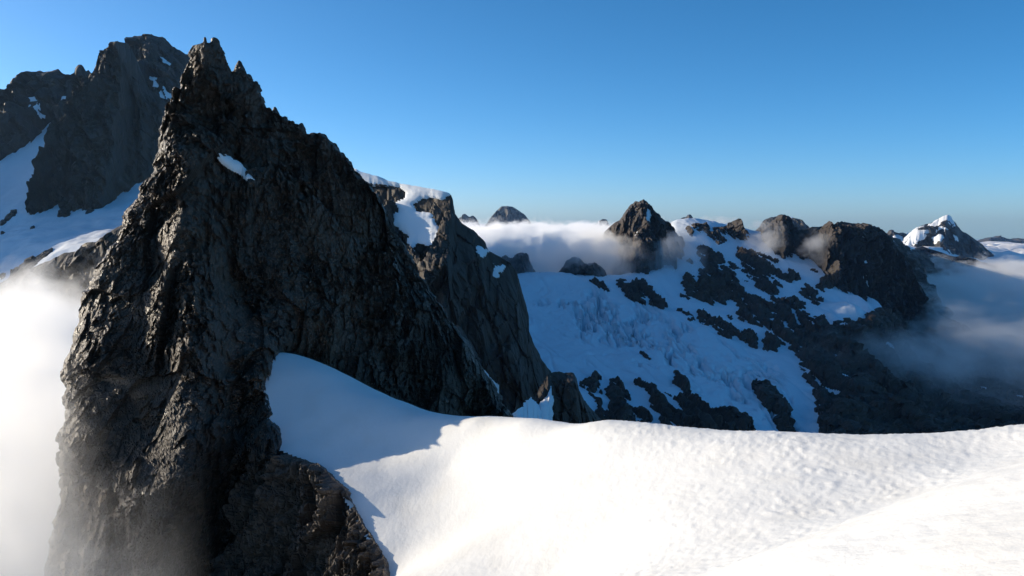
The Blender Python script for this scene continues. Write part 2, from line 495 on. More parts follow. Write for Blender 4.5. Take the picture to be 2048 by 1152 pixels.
def build_spire():
    root = empty('rock_spire', (-40, 130, -55), 'tall dark rock spire with pinnacled summit rising beside the snow saddle', 'rock spire')
    # built in the wall's own frame: e runs along the wall, w out of it
    cf, sf_ = cos(SPIRE_TURN), sin(SPIRE_TURN)
    def local(p): return np.stack([p[..., 0] * cf - p[..., 1] * sf_, p[..., 0] * sf_ + p[..., 1] * cf, p[..., 2]], -1)
    def to_world(p): return np.stack([p[..., 0] * cf + p[..., 1] * sf_, -p[..., 0] * sf_ + p[..., 1] * cf, p[..., 2]], -1)
    Lp, Rp, Fp = local(pts(SPIRE_L)), local(pts(SPIRE_R)), local(pts(SPIRE_FACE))
    nr, nc, nb = 570, 530, 40
    ztop, zbot = Lp[0, 2], -56.0
    z = ztop + (zbot - ztop) * np.linspace(0, 1, nr) ** 1.06
    li, ri = np.argsort(Lp[:, 2]), np.argsort(Rp[:, 2])
    xl, yl = np.interp(z, Lp[li, 2], Lp[li, 0]), np.interp(z, Lp[li, 2], Lp[li, 1])
    xr, yr = np.interp(z, Rp[ri, 2], Rp[ri, 0]), np.interp(z, Rp[ri, 2], Rp[ri, 1])
    jz = np.stack([z / 2.2, z * 0, z * 0], -1)
    xl = xl + fbm(jz, 4, 61, 0.6) * 0.6; xr = xr + fbm(jz, 4, 67, 0.6) * 0.8
    ctl = np.concatenate([Lp, Rp, Fp])
    ev = thin_plate(ctl[:, [0, 2]], ctl[:, 1])
    w = np.linspace(0, 1, nc)[None]
    X = xl[:, None] * (1 - w) + xr[:, None] * w
    Z = z[:, None] + X * 0
    edge = np.clip(np.minimum(w, 1 - w) / 0.06, 0, 1)
    wid = (xr - xl)[:, None]
    Y = ev(X, Z) - np.sqrt(edge * (2 - edge)) * np.minimum(1.5, wid * 0.06)
    P = np.stack([X, Y, Z], -1)
    n = np.array((-0.12, -0.98, 0.14)) / np.linalg.norm((-0.12, -0.98, 0.14)) + P * 0
    # relief: buttresses and gullies along the steep foliation, broken blocks, splinters
    dip = np.stack([X - 0.22 * Z, Y, Z + 0.22 * X], -1)
    def q(c, st): return np.stack([dip[..., 0] / c, dip[..., 1] / (c * 1.4), dip[..., 2] / (c * st)], -1)
    warp = fbm(q(14, 1.6), 2, 2)[..., None] * 0.16
    broken = 0.35 + 0.75 * smooth01(-0.3, 0.3, fbm(q(10, 1.8), 3, 18))
    slabby = smooth01(-0.15, 0.35, fbm(q(12, 1.3), 3, 27))
    d = 2.0 * ridged(q(20, 2.2) + warp, 2, 1) - 0.8
    d += 2.3 * facets(q(8.0, 1.9) + warp, 2, 1.5, 0.05)
    d += 1.2 * facets(q(3.9, 1.7) + warp, 3, 1.5, 0.1) * broken
    d += 0.9 * facets(q(1.9, 1.5) + warp, 4, 1.7, 0.1) * broken
    d += 0.62 * facets(q(0.95, 1.3), 5, 1.8, 0.06) * broken
    d += 0.6 * facets(q(1.1, 4.5), 8, 1.7, 0.12) * slabby
    d += 0.3 * facets(q(0.5, 1.2), 14, 1.8, 0.0) * broken
    fade = 0.35 + 0.65 * smooth01(0, 0.05, np.minimum(w, 1 - w))
    d = d * fade * np.clip(wid / 16.0, 0.3, 1)
    P = P + n * d[..., None]
    # back side
    wb = np.linspace(1, 0, nb)[None]
    bulge = np.sin(np.pi * wb)
    Xb = xl[:, None] * (1 - wb) + xr[:, None] * wb
    Yb = yl[:, None] * (1 - wb) + yr[:, None] * wb + bulge * np.minimum(6 + (ztop - z[:, None]) * 0.28, wid * 0.42)
    Pb = np.stack([Xb, Yb, z[:, None] + Xb * 0], -1)
    Pb += fbm(Pb / 5.0, 4, 31)[..., None] * np.array([0.2, 1.6, 0]) * np.clip(bulge * 3, 0, 1)[..., None]
    Pb[:, 0] = P[:, -1]; Pb[:, -1] = P[:, 0]
    P, Pb = to_world(P), to_world(Pb)
    n = to_world(n)
    ring = np.concatenate([P, Pb[:, 1:-1]], 1)
    m = ring.shape[1]
    cap = np.repeat(ring[:1].mean(1, keepdims=True), m, 1)
    cap[..., 2] = ring[0, :, 2].max() + 0.3
    ring = np.concatenate([cap, ring], 0)
    link_mesh('rock_wall', ring, grid_quads(ring.shape[0], m, True), ROCK_NEAR, root)
    # snow patch lodged on the face under the summit
    x, y = seen(P)
    poly = [(436, 313), (442, 310), (455, 313), (472, 323), (487, 333), (497, 345), (508, 358), (511, 363), (500, 358), (494, 361), (484, 352), (470, 344), (456, 335), (446, 327)]
    M = patch([poly], x, y, P, 2.0, 3.0, 4)
    Ps = P + n * (blur(d, 14) - d + 0.5)[..., None]
    mask_mesh('snow_patch', Ps[:, ::-1], M[:, ::-1], SNOW_NEAR, root, 0.5, outdir=(0, -1, 0.2))
    # summit knobs and the detached needle
    def pinnacle(name, prof, Y, thick, seed, lean=0.0):
        pr = np.array([[*at(a, h, Y), at(b, h, Y)[0]] for a, b, h in prof])
        zz = np.linspace(pr[0, 2], pr[-1, 2], 46)
        a = np.interp(zz, pr[::-1, 2], pr[::-1, 0]); b = np.interp(zz, pr[::-1, 2], pr[::-1, 3])
        th = np.linspace(0, 2 * np.pi, 48, endpoint=False)[None]
        c, r = ((a + b) / 2)[:, None], ((b - a) / 2)[:, None]
        Pn = np.stack([c + r * np.cos(th), Y + thick * r * np.sin(th), zz[:, None] + th * 0], -1)
        size = (b - a).max()
        k = facets(Pn / size * 2.2, seed) * 0.16 + facets(Pn / size * 5, seed + 1) * 0.07
        Pn[..., 0] += np.cos(th) * k * r * 1.6; Pn[..., 1] += np.sin(th) * k * r * 2.0
        cap = np.repeat(Pn[:1].mean(1, keepdims=True), 48, 1)
        Pn = np.concatenate([cap, Pn], 0)
        return link_mesh(name, Pn, grid_quads(47, 48, True), ROCK_NEAR, root)
    pinnacle('pinnacle', [(409, 411, 74), (407, 412.5, 76.5), (407, 413.5, 82), (404, 415, 87), (398, 418, 96), (394, 424, 108)], 138.5, 1.2, 1)
    pinnacle('pinnacle', [(426, 431, 75), (423, 435, 77.5), (421.5, 437, 83), (420, 438, 90), (414, 443, 104), (410, 446, 120)], 139, 1.0, 2)
    pinnacle('pinnacle', [(477, 480, 121), (475, 483, 124), (472, 487, 131), (468, 491, 140), (463, 494, 149), (455, 499, 160), (445, 506, 178)], 142.5, 0.9, 3)
    # splinters that stand up along the right-hand ridge
    for i, (px, py, Y, hgt, wd) in enumerate([(550, 220, 148, 9, 5), (603, 250, 150, 6, 5), (570, 236, 148.5, 5, 6), (585, 245, 149.5, 5, 5), (628, 268, 151.5, 4, 8), (645, 270, 152, 4, 7), (668, 290, 153.4, 6, 7), (684, 308, 154.6, 5, 7), (698, 326, 155.5, 5, 6), (716, 350, 156.6, 4, 6), (512, 165, 144.6, 4, 5), (497, 150, 143.5, 3, 5), (455, 133, 141.6, 5, 4)]):
        wd *= 1.5; hgt *= 0.7
        pinnacle('splinter', [(px - wd * .15, px + wd * .1, py - hgt), (px - wd * .45, px + wd * .35, py - hgt * .7), (px - wd * .65, px + wd * .55, py), (px - wd * 1.1, px + wd, py + 9), (px - wd * 1.5, px + wd * 1.2, py + 24)], Y - 0.4, 1.3, 10 + i)
    # the rock rib that borders the snow: its crest runs towards the viewer, its flank drops to the left
    crest = [(519, 887, 104), (559, 904, 102), (599, 915, 99), (639, 929, 96), (671, 956, 92.5), (691, 975, 89.5), (701, 1003, 87), (725, 1048, 83), (754, 1085, 80), (771, 1118, 77.5), (772, 1138, 75.5), (764, 1163, 73), (744, 1213, 69), (729, 1273, 65)]
    Pf, Pb, _ = crest_body(crest, 270, 250, 30, 3.0, 1.3, 3.0, fall=(-0.6, -0.8), seed=5, profile=0.9, rib=0.5, ribscale=6, fade_rows=0.03,
                           relief=[('r', 1.0, 8.0, 2.4), ('f', 1.6, 5.0, 2.2), ('f', 1.0, 2.4, 2.0), ('f', 0.55, 1.1, 1.9), ('f', 0.3, 0.5, 1.6)])
    body_mesh('rock_rib', Pf, Pb, ROCK_NEAR, root)
build_spire()

# ================================================================== mountains on the left
def massif(name, label, crest, n, rows, drop, sf, sb, jag, relief, seed, mat=None, patches=(), lift=6.0, cat='mountain peak', snowmat=None, rib=0.3, ribscale=None, profile=0.9, fall=(0, -1), wob=5.0, group=None, rename='rock_face', patchname='snow_patch', fade0=0.14, fade_rows=0.09):
    Pf, Pb, S = crest_body(crest, n, rows, drop, sf, sb, jag, fall=fall, relief=relief, seed=seed, profile=profile, rib=rib, ribscale=ribscale, fade0=fade0, fade_rows=fade_rows)
    c = Pf[-1].mean(0)
    root = empty(name, tuple(float(v) for v in c), label, cat, None, group)
    body_mesh(rename, Pf, Pb, mat or ROCK_MID, root)
    if patches:
        x, y = seen(Pf)
        mpp = np.median(Pf[..., 1]) / F
        for k, poly in enumerate(patches):
            M = patch([poly], x, y, Pf, wob, mpp * 16, seed + k)
            P2 = S + np.array([fall[0], fall[1], 0.5]) * lift * 0.5
            mask_mesh(patchname, P2, M, snowmat or SNOW_MID, root, lift, outdir=(fall[0], fall[1], 0.4))
    return root, Pf

REL_BIG = [('r', 24, 150, 2.4), ('f', 26, 80, 1.8), ('f', 13, 34, 1.6), ('f', 6, 14, 1.6)]
massif('rock_peak', 'broad dark peak with rounded double summit, rearmost behind the spire', [(60, 330, 1750), (140, 240, 1700), (200, 150, 1680), (250, 95, 1650), (262, 90, 1640), (270, 77, 1640), (285, 73, 1640), (300, 71, 1640), (318, 76, 1640), (332, 80, 1640), (345, 96, 1650),
        (360, 102, 1650), (378, 108, 1660), (400, 122, 1680), (440, 165, 1720), (500, 195, 1760), (560, 245, 1820), (640, 300, 1900), (680, 345, 1960), (700, 430, 2000)],  # crest hidden behind the spire is put in to shade the glacier
       270, 180, 620, 1.5, 1.2, 3.5, REL_BIG, 3, patches=[[(303, 158), (312, 162), (325, 172), (335, 176), (347, 190), (342, 198), (330, 192), (318, 180), (306, 168)],
       [(312, 178), (322, 186), (335, 196), (330, 198), (318, 190)], [(318, 113), (326, 118), (336, 126), (345, 132), (338, 130), (326, 124)]], lift=4, wob=3)
massif('rock_peak', 'jagged dark ridge with a crooked snow couloir at the left edge', [(-1250, 170, 980), (-900, 90, 1200), (-600, 110, 1380), (-350, 170, 1460), (-160, 230, 1490), (-80, 215, 1500), (0, 193, 1500), (18, 183, 1500), (35, 180, 1500), (50, 166, 1500), (62, 157, 1500), (75, 148, 1500), (100, 145, 1500), (112, 141, 1500), (119, 139, 1500), (124, 147, 1500), (132, 150, 1500),  # crest beyond the left edge is added to shade the snow basin
        (148, 152, 1500), (152, 140, 1500), (158, 134, 1500), (168, 134, 1500), (175, 145, 1500), (179, 142, 1500), (186, 150, 1500), (215, 190, 1510), (250, 260, 1520), (270, 340, 1530)],
       350, 150, 460, 2.6, 1.2, 3.5, REL_BIG, 7, patches=[[(58, 197), (68, 192), (73, 202), (82, 210), (80, 217), (74, 218), (78, 228), (88, 236), (90, 239), (84, 238), (74, 230), (68, 220), (60, 218), (63, 212), (68, 210), (62, 202)], [(128, 204), (134, 199), (132, 208)],
        ], lift=5, wob=3)
massif('rock_peak', 'steep dark buttress wall standing out of the snowfield, left of the spire', [(60, 470, 1160), (72, 365, 1180), (92, 320, 1200), (110, 280, 1215), (127, 248, 1230), (150, 215, 1240), (168, 180, 1250), (184, 152, 1255), (194, 124, 1260), (206, 106, 1260), (222, 95, 1260), (240, 87, 1260), (258, 89, 1265), (266, 100, 1275),
        (278, 135, 1290), (300, 182, 1300), (326, 198, 1320), (360, 235, 1350), (420, 330, 1400), (460, 430, 1420)],
       290, 220, 330, 3.0, 1.4, 2.2, [('r', 16, 150, 3.0), ('f', 11, 60, 1.7), ('f', 8, 26, 1.4), ('f', 5, 12, 1.3), ('f', 2.4, 6, 1.2)], 13, patches=[], rib=0.3)

# snowfield at the foot of those peaks
def fan_terrain(ctrl, pxr, yr, nu, nv, detail, seed):
    C = pts(ctrl)
    ev = thin_plate(C[:, :2], C[:, 2])
    px = np.linspace(*pxr, nu)
    v = np.exp(np.linspace(math.log(yr[0]), math.log(yr[1]), nv))
    U, V = np.meshgrid((px - 1024) / F, v)
    X, Y = U * V, V
    Z = ev(X, Y)
    P = np.stack([X, Y, Z], -1)
    for amp, cell in detail:
        P[..., 2] += amp * fbm(np.stack([X / cell, Y / cell, X * 0], -1), 4, seed)
    return P

def outcrops(name, P, polys, mat, parent, lift, wob, seed, cells, smooth=False, minimum=6):
    x, y = seen(P)
    mpp = np.median(P[..., 1]) / F
    M = patch(polys, x, y, P, wob, mpp * 14, seed)
    lab = components(M)
    ids, cnt = np.unique(lab[lab > 0], return_counts=True)
    rel = sum(a * facets(np.stack([P[..., 0] / c, P[..., 1] / c, P[..., 2] / c], -1), seed + i) for i, (a, c) in enumerate(cells))
    big = ids[np.argsort(-cnt)]
    big = [i for i in big if cnt[np.searchsorted(ids, i)] >= minimum][:200]
    flip = normals(P)[..., 2].mean() < 0
    for i in big:
        rr, cc = np.where(lab == i)
        r0, r1, c0, c1 = max(rr.min() - 2, 0), rr.max() + 3, max(cc.min() - 2, 0), cc.max() + 3
        sub, m, rl = P[r0:r1, c0:c1], (lab == i)[r0:r1, c0:c1], rel[r0:r1, c0:c1]
        if flip: sub, m, rl = sub[:, ::-1], m[:, ::-1], rl[:, ::-1]
        if min(m.shape) < 3: continue
        mask_mesh(name, sub, m, mat, parent, lift, smooth, rl)
    return M

LEFT_SNOW = fan_terrain([(-200, 330, 1430), (0, 300, 1400), (60, 300, 1380), (100, 262, 1420), (130, 245, 1440), (-100, 420, 1200), (0, 400, 1230), (70, 380, 1230), (110, 440, 1130), (180, 440, 1120), (250, 425, 1130), (330, 420, 1150),
                         (-100, 600, 860), (0, 575, 840), (60, 540, 840), (130, 510, 850), (200, 500, 850), (250, 470, 870), (0, 480, 1020), (120, 480, 960), (330, 480, 900)], (-260, 360), (760, 1480), 200, 220, [(7, 120), (1.5, 25)], 17)
ls = link_mesh('snow_basin', *compact(LEFT_SNOW, grid_quads(220, 200)), SNOW_MID, None, True)
tag(ls, 'blue shaded snow basin below the dark peaks at the left edge', 'snowfield', 'structure')
outcrops('rock_outcrop', LEFT_SNOW, [[(0, 445), (18, 428), (28, 418), (36, 424), (22, 436), (0, 455)], [(60, 457), (70, 453), (68, 460)], [(76, 465), (82, 459), (79, 467)], [(46, 490), (54, 485), (52, 491)],
     [(0, 470), (15, 458), (8, 468)], [(60, 528), (85, 510), (106, 497), (104, 504), (80, 522), (62, 537)], [(0, 555), (15, 543), (6, 560)], [(68, 375), (74, 385), (72, 378)], [(20, 545), (45, 532), (64, 522), (66, 530), (50, 552), (20, 560)]], ROCK_MID, ls, 5, 2.5, 21, [(3, 14), (1.2, 6)])
# dark rib between that basin and the cloud
massif('rock_ridge', 'low dark rock ridge between the snow basin and the bright cloud at left', [(-260, 760, 560), (-120, 660, 560), (0, 578, 560), (28, 548, 560), (50, 541, 560), (75, 530, 560), (100, 522, 560), (118, 512, 560), (128, 507, 560), (150, 505, 560), (161, 509, 555), (163, 493, 550), (176, 484, 548), (203, 486, 545), (211, 478, 542), (214, 466, 540), (222, 466, 538), (232, 457, 536),
        (246, 452, 534), (300, 430, 530), (360, 440, 530), (420, 500, 530)], 300, 130, 190, 1.5, 1.0, 2.0, [('r', 9, 60, 2), ('f', 6, 24, 1.8), ('f', 3, 9, 1.7)], 23, cat='rock ridge')

# ================================================================== snow-capped shoulder behind the spire
massif('rock_shoulder', 'dark cliff shoulder with a snow cap, dropping to the glacier behind the spire', [(430, 175, 960), (520, 235, 929), (600, 290, 901), (660, 322, 880), (715, 343, 850), (750, 355, 841), (800, 371, 828), (850, 380, 814), (888, 388, 804), (902, 392, 801), (907, 405, 800), (911, 430, 801), (922, 446, 803), (948, 463, 808), (968, 482, 812), (978, 503, 814), (1000, 515, 818), (1018, 526, 822), (1033, 545, 825), (1042, 575, 827), (1052, 608, 828), (1058, 636, 830), (1056, 655, 829), (1068, 690, 833), (1085, 722, 841), (1102, 745, 848), (1120, 800, 856), (1130, 870, 860)],
       370, 270, 330, 2.6, 1.2, 1.8, [('r', 12, 70, 3.0), ('f', 14, 46, 2.4), ('f', 7, 20, 2.0), ('f', 3.2, 9, 1.8)], 29, cat='rock shoulder', lift=2.2, wob=4, fade_rows=0.3,
       patches=[[(690, 325), (712, 338), (750, 350), (800, 366), (850, 374), (903, 386), (898, 394), (885, 398), (868, 396), (838, 400), (825, 412), (830, 422), (850, 428), (866, 428), (863, 435), (870, 450), (878, 465), (872, 475), (884, 495), (870, 498), (850, 495), (840, 490), (832, 497), (820, 500), (818, 490), (822, 480), (800, 460), (788, 452), (780, 443), (795, 430), (799, 420), (790, 408), (810, 400), (815, 390), (800, 375), (770, 370), (745, 368), (700, 360)],
                [(953, 496), (965, 498), (976, 505), (968, 515), (958, 517)], [(985, 527), (1010, 537), (995, 545), (1000, 556), (990, 552)],
                [(968, 746), (985, 758), (1000, 775), (995, 790), (985, 793), (974, 775)]], ribscale=60)
massif('rock_ridge', 'flat-topped dark rock step at the foot of the cliff shoulder, above the snow saddle', [(1000, 900, 480), (1010, 840, 486), (1040, 820, 502), (1070, 790, 518), (1095, 750, 532), (1104, 746, 536), (1118, 743, 539), (1130, 746, 542), (1146, 745, 545), (1152, 756, 548), (1158, 780, 551), (1168, 800, 556), (1182, 818, 562), (1205, 842, 573), (1240, 900, 590)],
       260, 160, 120, 1.8, 1.2, 2.0, [('r', 6, 40, 2.4), ('f', 4, 16, 2.2), ('f', 2, 7, 2)], 37, cat='rock ridge', lift=3, wob=3,
       patches=[[(1008, 785), (1030, 775), (1055, 780), (1062, 800), (1075, 812), (1090, 800), (1100, 772), (1104, 800), (1102, 870), (1032, 870), (1025, 810)]])

# ================================================================== the glacier and the mountainside across the valley
GLACIER_CTRL = [(960, 592, 2480), (1050, 592, 2480), (1130, 588, 2480), (1190, 580, 2480), (960, 560, 2250), (1040, 546, 2250), (1100, 544, 2280), (1180, 550, 2300), (1250, 545, 2330), (1300, 540, 2350), (1350, 550, 2300), (1060, 590, 2050), (1200, 595, 2030), (1330, 620, 1960),
                (1385, 460, 2620), (1345, 449, 2720), (1430, 462, 2640), (1480, 490, 2560), (1540, 500, 2540), (1610, 525, 2480), (1680, 560, 2400), (1450, 540, 2400), (1420, 610, 2080), (1530, 600, 2150), (1640, 610, 2150), (1560, 530, 2430),
                (1060, 670, 1650), (1250, 680, 1650), (1400, 680, 1700), (1520, 700, 1700), (1560, 640, 1950), (1600, 720, 1640), (1120, 750, 1250), (1300, 760, 1280), (1450, 780, 1300), (1560, 790, 1350), (1640, 830, 1300),
                (1050, 860, 900), (1150, 900, 850), (1300, 870, 960), (1450, 890, 950), (1600, 900, 1050), (1700, 655, 2050), (1700, 750, 1650), (1760, 850, 1350), (1850, 790, 1950), (1900, 860, 1600), (2048, 830, 2000), (2048, 900, 1500), (2200, 850, 2000), (1800, 690, 2350), (1960, 760, 2450), (2150, 780, 2500)]
GLACIER_CTRL = [(a, b, 1150 + (y - 1150) * 0.52) for a, b, y in GLACIER_CTRL]
GL = fan_terrain(GLACIER_CTRL, (900, 2150), (985, 1990), 560, 380, [(6, 130), (1.5, 32)], 41)
def build_glacier():
    P = GL
    x, y = seen(P)
    X, Y = P[..., 0], P[..., 1]
    # gullies on the rock slope that drops into the valley on the right
    right = smooth01(1590, 1720, x) * smooth01(560, 660, y)
    P[..., 2] += right * 26 * ridged(np.stack([(X + 0.7 * Y) / 130, (X - 0.7 * Y) / 420, X * 0], -1), 4, 71)
    # icefall: crevassed belts across the flow
    def zone(poly, soft=14.0):
        cx = np.zeros(x.shape, np.float32)
        for k in range(5):
            for j in range(5):
                cx += inside(poly, x + (k - 2) * soft, y + (j - 2) * soft * 0.5)
        return cx / 25
    belt = zone([(1090, 590), (1200, 585), (1290, 620), (1330, 660), (1270, 690), (1170, 670), (1100, 640)]) + 0.8 * zone([(1250, 660), (1340, 640), (1460, 700), (1560, 760), (1500, 770), (1380, 740), (1270, 720)]) + 0.7 * zone([(1390, 730), (1500, 760), (1600, 800), (1600, 860), (1540, 850), (1420, 790)])
    belt = np.clip(belt, 0, 1)
    q = np.stack([(X * 0.95 + 0.3 * Y) / 17, (Y * 0.95 - 0.3 * X) / 80, X * 0], -1)
    wv = fbm(np.stack([X / 90, Y / 90, X * 0], -1), 3, 5)[..., None] * 0.9
    crev = np.clip(0.17 - np.abs(perlin(q + wv, 2)), 0, 0.09) / 0.09 + 0.6 * np.clip(0.17 - np.abs(perlin(q * 1.9 + wv, 7)), 0, 0.10) / 0.10
    cut = smooth01(0.0, 0.5, fbm(np.stack([X / 60, Y / 110, X * 0], -1), 3, 15) + belt * 0.7 - 0.2)
    P[..., 2] -= belt * crev * 30 * cut
    P[..., 2] += (0.25 + belt) * facets(np.stack([X / 9, Y / 12, X * 0], -1), 19) * 1.2
    P[..., 2] += belt * facets(np.stack([X / 16, Y / 22, X * 0], -1), 9) * 4 * (0.3 + cut)
    P[..., 2] -= 2.0 * np.clip(0.06 - np.abs(perlin(q * 0.6, 21)), 0, 0.06) * 16 * (1 - belt)
    o = link_mesh('glacier', P.reshape(-1, 3), grid_quads(*P.shape[:2]), ICE, None, True)
    tag(o, 'blue shaded crevassed glacier flowing down the valley across the middle', 'glacier', 'structure')
    return o
glacier = build_glacier()

ROCKS = [
 [(1180, 560), (1195, 562), (1200, 572), (1213, 567), (1220, 585), (1205, 580), (1190, 575)], [(1232, 563), (1245, 558), (1255, 567), (1270, 565), (1285, 590), (1295, 613), (1270, 605), (1245, 590)],
 [(1258, 558), (1275, 560), (1290, 575), (1305, 583), (1335, 615), (1330, 622), (1300, 615), (1300, 600), (1275, 580)], [(1277, 557), (1290, 558), (1298, 570), (1286, 566)],
 [(1398, 495), (1420, 490), (1440, 505), (1455, 520), (1470, 545), (1485, 590), (1470, 605), (1462, 600), (1440, 612), (1420, 612), (1395, 592), (1390, 570), (1402, 550), (1405, 530), (1395, 508)], [(1365, 560), (1375, 545), (1388, 550), (1390, 580), (1380, 590), (1365, 575)], [(1374, 525), (1386, 517), (1380, 532)],
 [(1357, 619), (1369, 622), (1372, 631), (1360, 628)], [(1372, 626), (1388, 636), (1390, 645), (1376, 636)], [(1392, 620), (1420, 635), (1445, 660), (1468, 676), (1455, 676), (1425, 660), (1400, 645)], [(1420, 628), (1450, 645), (1482, 668), (1470, 670), (1440, 655)],
 [(1410, 470), (1430, 462), (1455, 478), (1448, 482), (1425, 476)], [(1430, 478), (1450, 484), (1440, 492)],
 [(1475, 495), (1500, 505), (1530, 520), (1552, 540), (1548, 552), (1560, 570), (1552, 590), (1530, 575), (1518, 585), (1505, 560), (1490, 560), (1482, 530), (1472, 512)], [(1485, 585), (1505, 590), (1530, 605), (1555, 625), (1570, 650), (1580, 690), (1560, 680), (1540, 655), (1515, 640), (1495, 620)],
 [(1490, 548), (1520, 552), (1560, 548), (1605, 545), (1600, 556), (1570, 568), (1545, 590), (1530, 585), (1528, 570)], [(1540, 515), (1556, 520), (1570, 530), (1556, 528)], [(1575, 535), (1590, 540), (1580, 545)], [(1600, 575), (1620, 570), (1635, 582), (1630, 592), (1650, 598), (1640, 605), (1615, 600)], [(1655, 555), (1672, 553), (1675, 565), (1660, 572)], [(1635, 565), (1650, 560), (1660, 575), (1645, 582), (1625, 578)],
 [(1612, 555), (1628, 560), (1622, 565)], [(1560, 605), (1590, 598), (1612, 608), (1600, 620), (1575, 615)],
 [(1475, 612), (1495, 622), (1512, 645), (1545, 662), (1535, 668), (1500, 645), (1478, 632)], [(1478, 662), (1510, 668), (1522, 692), (1516, 703), (1490, 688)], [(1520, 668), (1550, 668), (1562, 700), (1555, 710), (1532, 700)], [(1455, 628), (1466, 632), (1460, 640)], [(1450, 640), (1472, 645), (1465, 652)],
 # dark slope that runs down into the valley on the right
 [(1540, 590), (1562, 600), (1600, 622), (1660, 650), (1720, 640), (1800, 590), (1900, 560), (2300, 560), (2300, 1000), (1645, 1000), (1640, 865), (1635, 820), (1625, 780), (1605, 750), (1598, 722), (1578, 692), (1572, 660), (1556, 625)],
 # ribs below the glacier
 [(1158, 765), (1172, 768), (1180, 755), (1190, 757), (1200, 770), (1206, 800), (1196, 822), (1186, 795), (1175, 790)], [(1185, 820), (1200, 828), (1222, 850), (1205, 848)], [(1215, 770), (1230, 768), (1240, 764), (1252, 778), (1262, 802), (1240, 796), (1246, 815), (1270, 820), (1285, 822), (1322, 855), (1235, 855), (1220, 820), (1214, 790)],
 [(1220, 748), (1230, 756), (1224, 757)], [(1260, 752), (1290, 770), (1305, 770), (1330, 800), (1345, 820), (1360, 830), (1392, 856), (1330, 856), (1310, 822), (1295, 787), (1275, 775)], [(1340, 765), (1350, 742), (1382, 775), (1372, 790), (1400, 800), (1412, 820), (1440, 825), (1470, 825), (1500, 845), (1518, 870), (1390, 870), (1368, 830), (1350, 790)],
 [(1503, 768), (1520, 766), (1545, 772), (1562, 792), (1576, 820), (1592, 868), (1562, 868), (1538, 822), (1515, 800)], [(1275, 692), (1284, 702), (1300, 715), (1300, 722), (1282, 718)],
]
STREAKS = [[(1595, 690), (1625, 700), (1628, 706), (1600, 698)], [(1560, 640), (1572, 642), (1580, 660), (1590, 665), (1582, 672), (1566, 656)], [(1580, 615), (1590, 620), (1596, 640), (1608, 655), (1600, 655), (1588, 640)], [(1618, 640), (1626, 642), (1632, 662), (1624, 655)], [(1655, 722), (1690, 745), (1712, 758), (1700, 756), (1668, 738)], [(1664, 706), (1678, 712), (1672, 716)], [(1650, 790), (1672, 800), (1664, 801)], [(1632, 760), (1645, 768), (1640, 778)], [(1735, 728), (1742, 733), (1738, 736)], [(1592, 705), (1606, 706), (1600, 709)]]
_x, _y = seen(GL)
_st = patch(STREAKS, _x, _y, GL, 2.0, 20, 77)
def glacier_rocks():
    mpp = np.median(GL[..., 1]) / F
    M = patch(ROCKS, _x, _y, GL, 9.0, mpp * 9, 43, 4.0)
    # small rocks and holes that break up the outcrops
    nz = fbm(np.stack([(0.62 * GL[..., 0] - 0.78 * GL[..., 1]) / 60, (0.78 * GL[..., 0] + 0.62 * GL[..., 1]) / 17, GL[..., 2] / 40], -1), 4, 49)
    zone = inside([(1360, 540), (1500, 500), (1640, 540), (1690, 580), (1600, 690), (1480, 700), (1360, 640)], _x, _y) | inside([(1170, 760), (1330, 760), (1440, 830), (1440, 870), (1180, 870)], _x, _y)
    M = (M & ~_st & (nz < 0.62)) | (zone & (nz > 0.52))
    # snow-filled gullies run down between the ribs
    gx, gy = GL[..., 0], GL[..., 1]
    gully = np.abs(perlin(np.stack([(gx + 0.55 * gy) / 26, (0.8 * gx - gy) / 170, gx * 0], -1) + nz[..., None] * 0.25, 31))
    M &= ~((gully < 0.07) & (_x < 1640))
    lab = components(M)
    ids, cnt = np.unique(lab[lab > 0], return_counts=True)
    rel = 6 * facets(GL / 26.0, 3) + 3.5 * facets(GL / 10.0, 4) + 4 * ridged(GL / np.array([60, 60, 30]), 3, 5)
    for i in ids[np.argsort(-cnt)]:
        k = cnt[np.searchsorted(ids, i)]
        if k < 10: break
        rr, cc = np.where(lab == i)
        r0, r1, c0, c1 = max(rr.min() - 2, 0), rr.max() + 3, max(cc.min() - 2, 0), cc.max() + 3
        sub, m, rl = GL[r0:r1, c0:c1], (lab == i)[r0:r1, c0:c1], rel[r0:r1, c0:c1]
        if min(m.shape) < 3: continue
        if normals(sub)[..., 2].mean() < 0: sub, m, rl = sub[:, ::-1], m[:, ::-1], rl[:, ::-1]
        mask_mesh('rock_outcrop', sub, m, ROCK_MID, glacier, 8 if k > 60 else 4, False, rl)
glacier_rocks()

# ---- the peaks above it
REL_MID = [('r', 16, 70, 2.6), ('f', 11, 32, 1.8), ('f', 8, 16, 1.6), ('f', 4.5, 8, 1.5)]
massif('rock_peak', 'pointed dark pyramid peak rising out of cloud above the glacier, the middle summit', [(1165, 560, 1930), (1185, 510, 1910), (1200, 478, 1895), (1217, 455, 1880), (1235, 441, 1865), (1250, 426, 1850), (1258, 414, 1838), (1272, 405, 1822), (1281, 401, 1814), (1286, 397, 1810), (1292, 401, 1812), (1297, 407, 1815), (1304, 415, 1824), (1316, 431, 1838), (1336, 446, 1858), (1347, 457, 1870), (1362, 478, 1886), (1375, 491, 1898), (1370, 505, 1895), (1374, 530, 1890), (1382, 575, 1885)], 240, 150, 190, 1.9, 1.0, 3.2, REL_MID, 53, mat=ROCK_PEAK, rib=0.35, ribscale=60, profile=1.05, fade0=0.03,
       patches=[[(1294, 420), (1300, 425), (1298, 445), (1292, 440)], [(1270, 465), (1275, 475), (1272, 480)]], lift=3, wob=2)
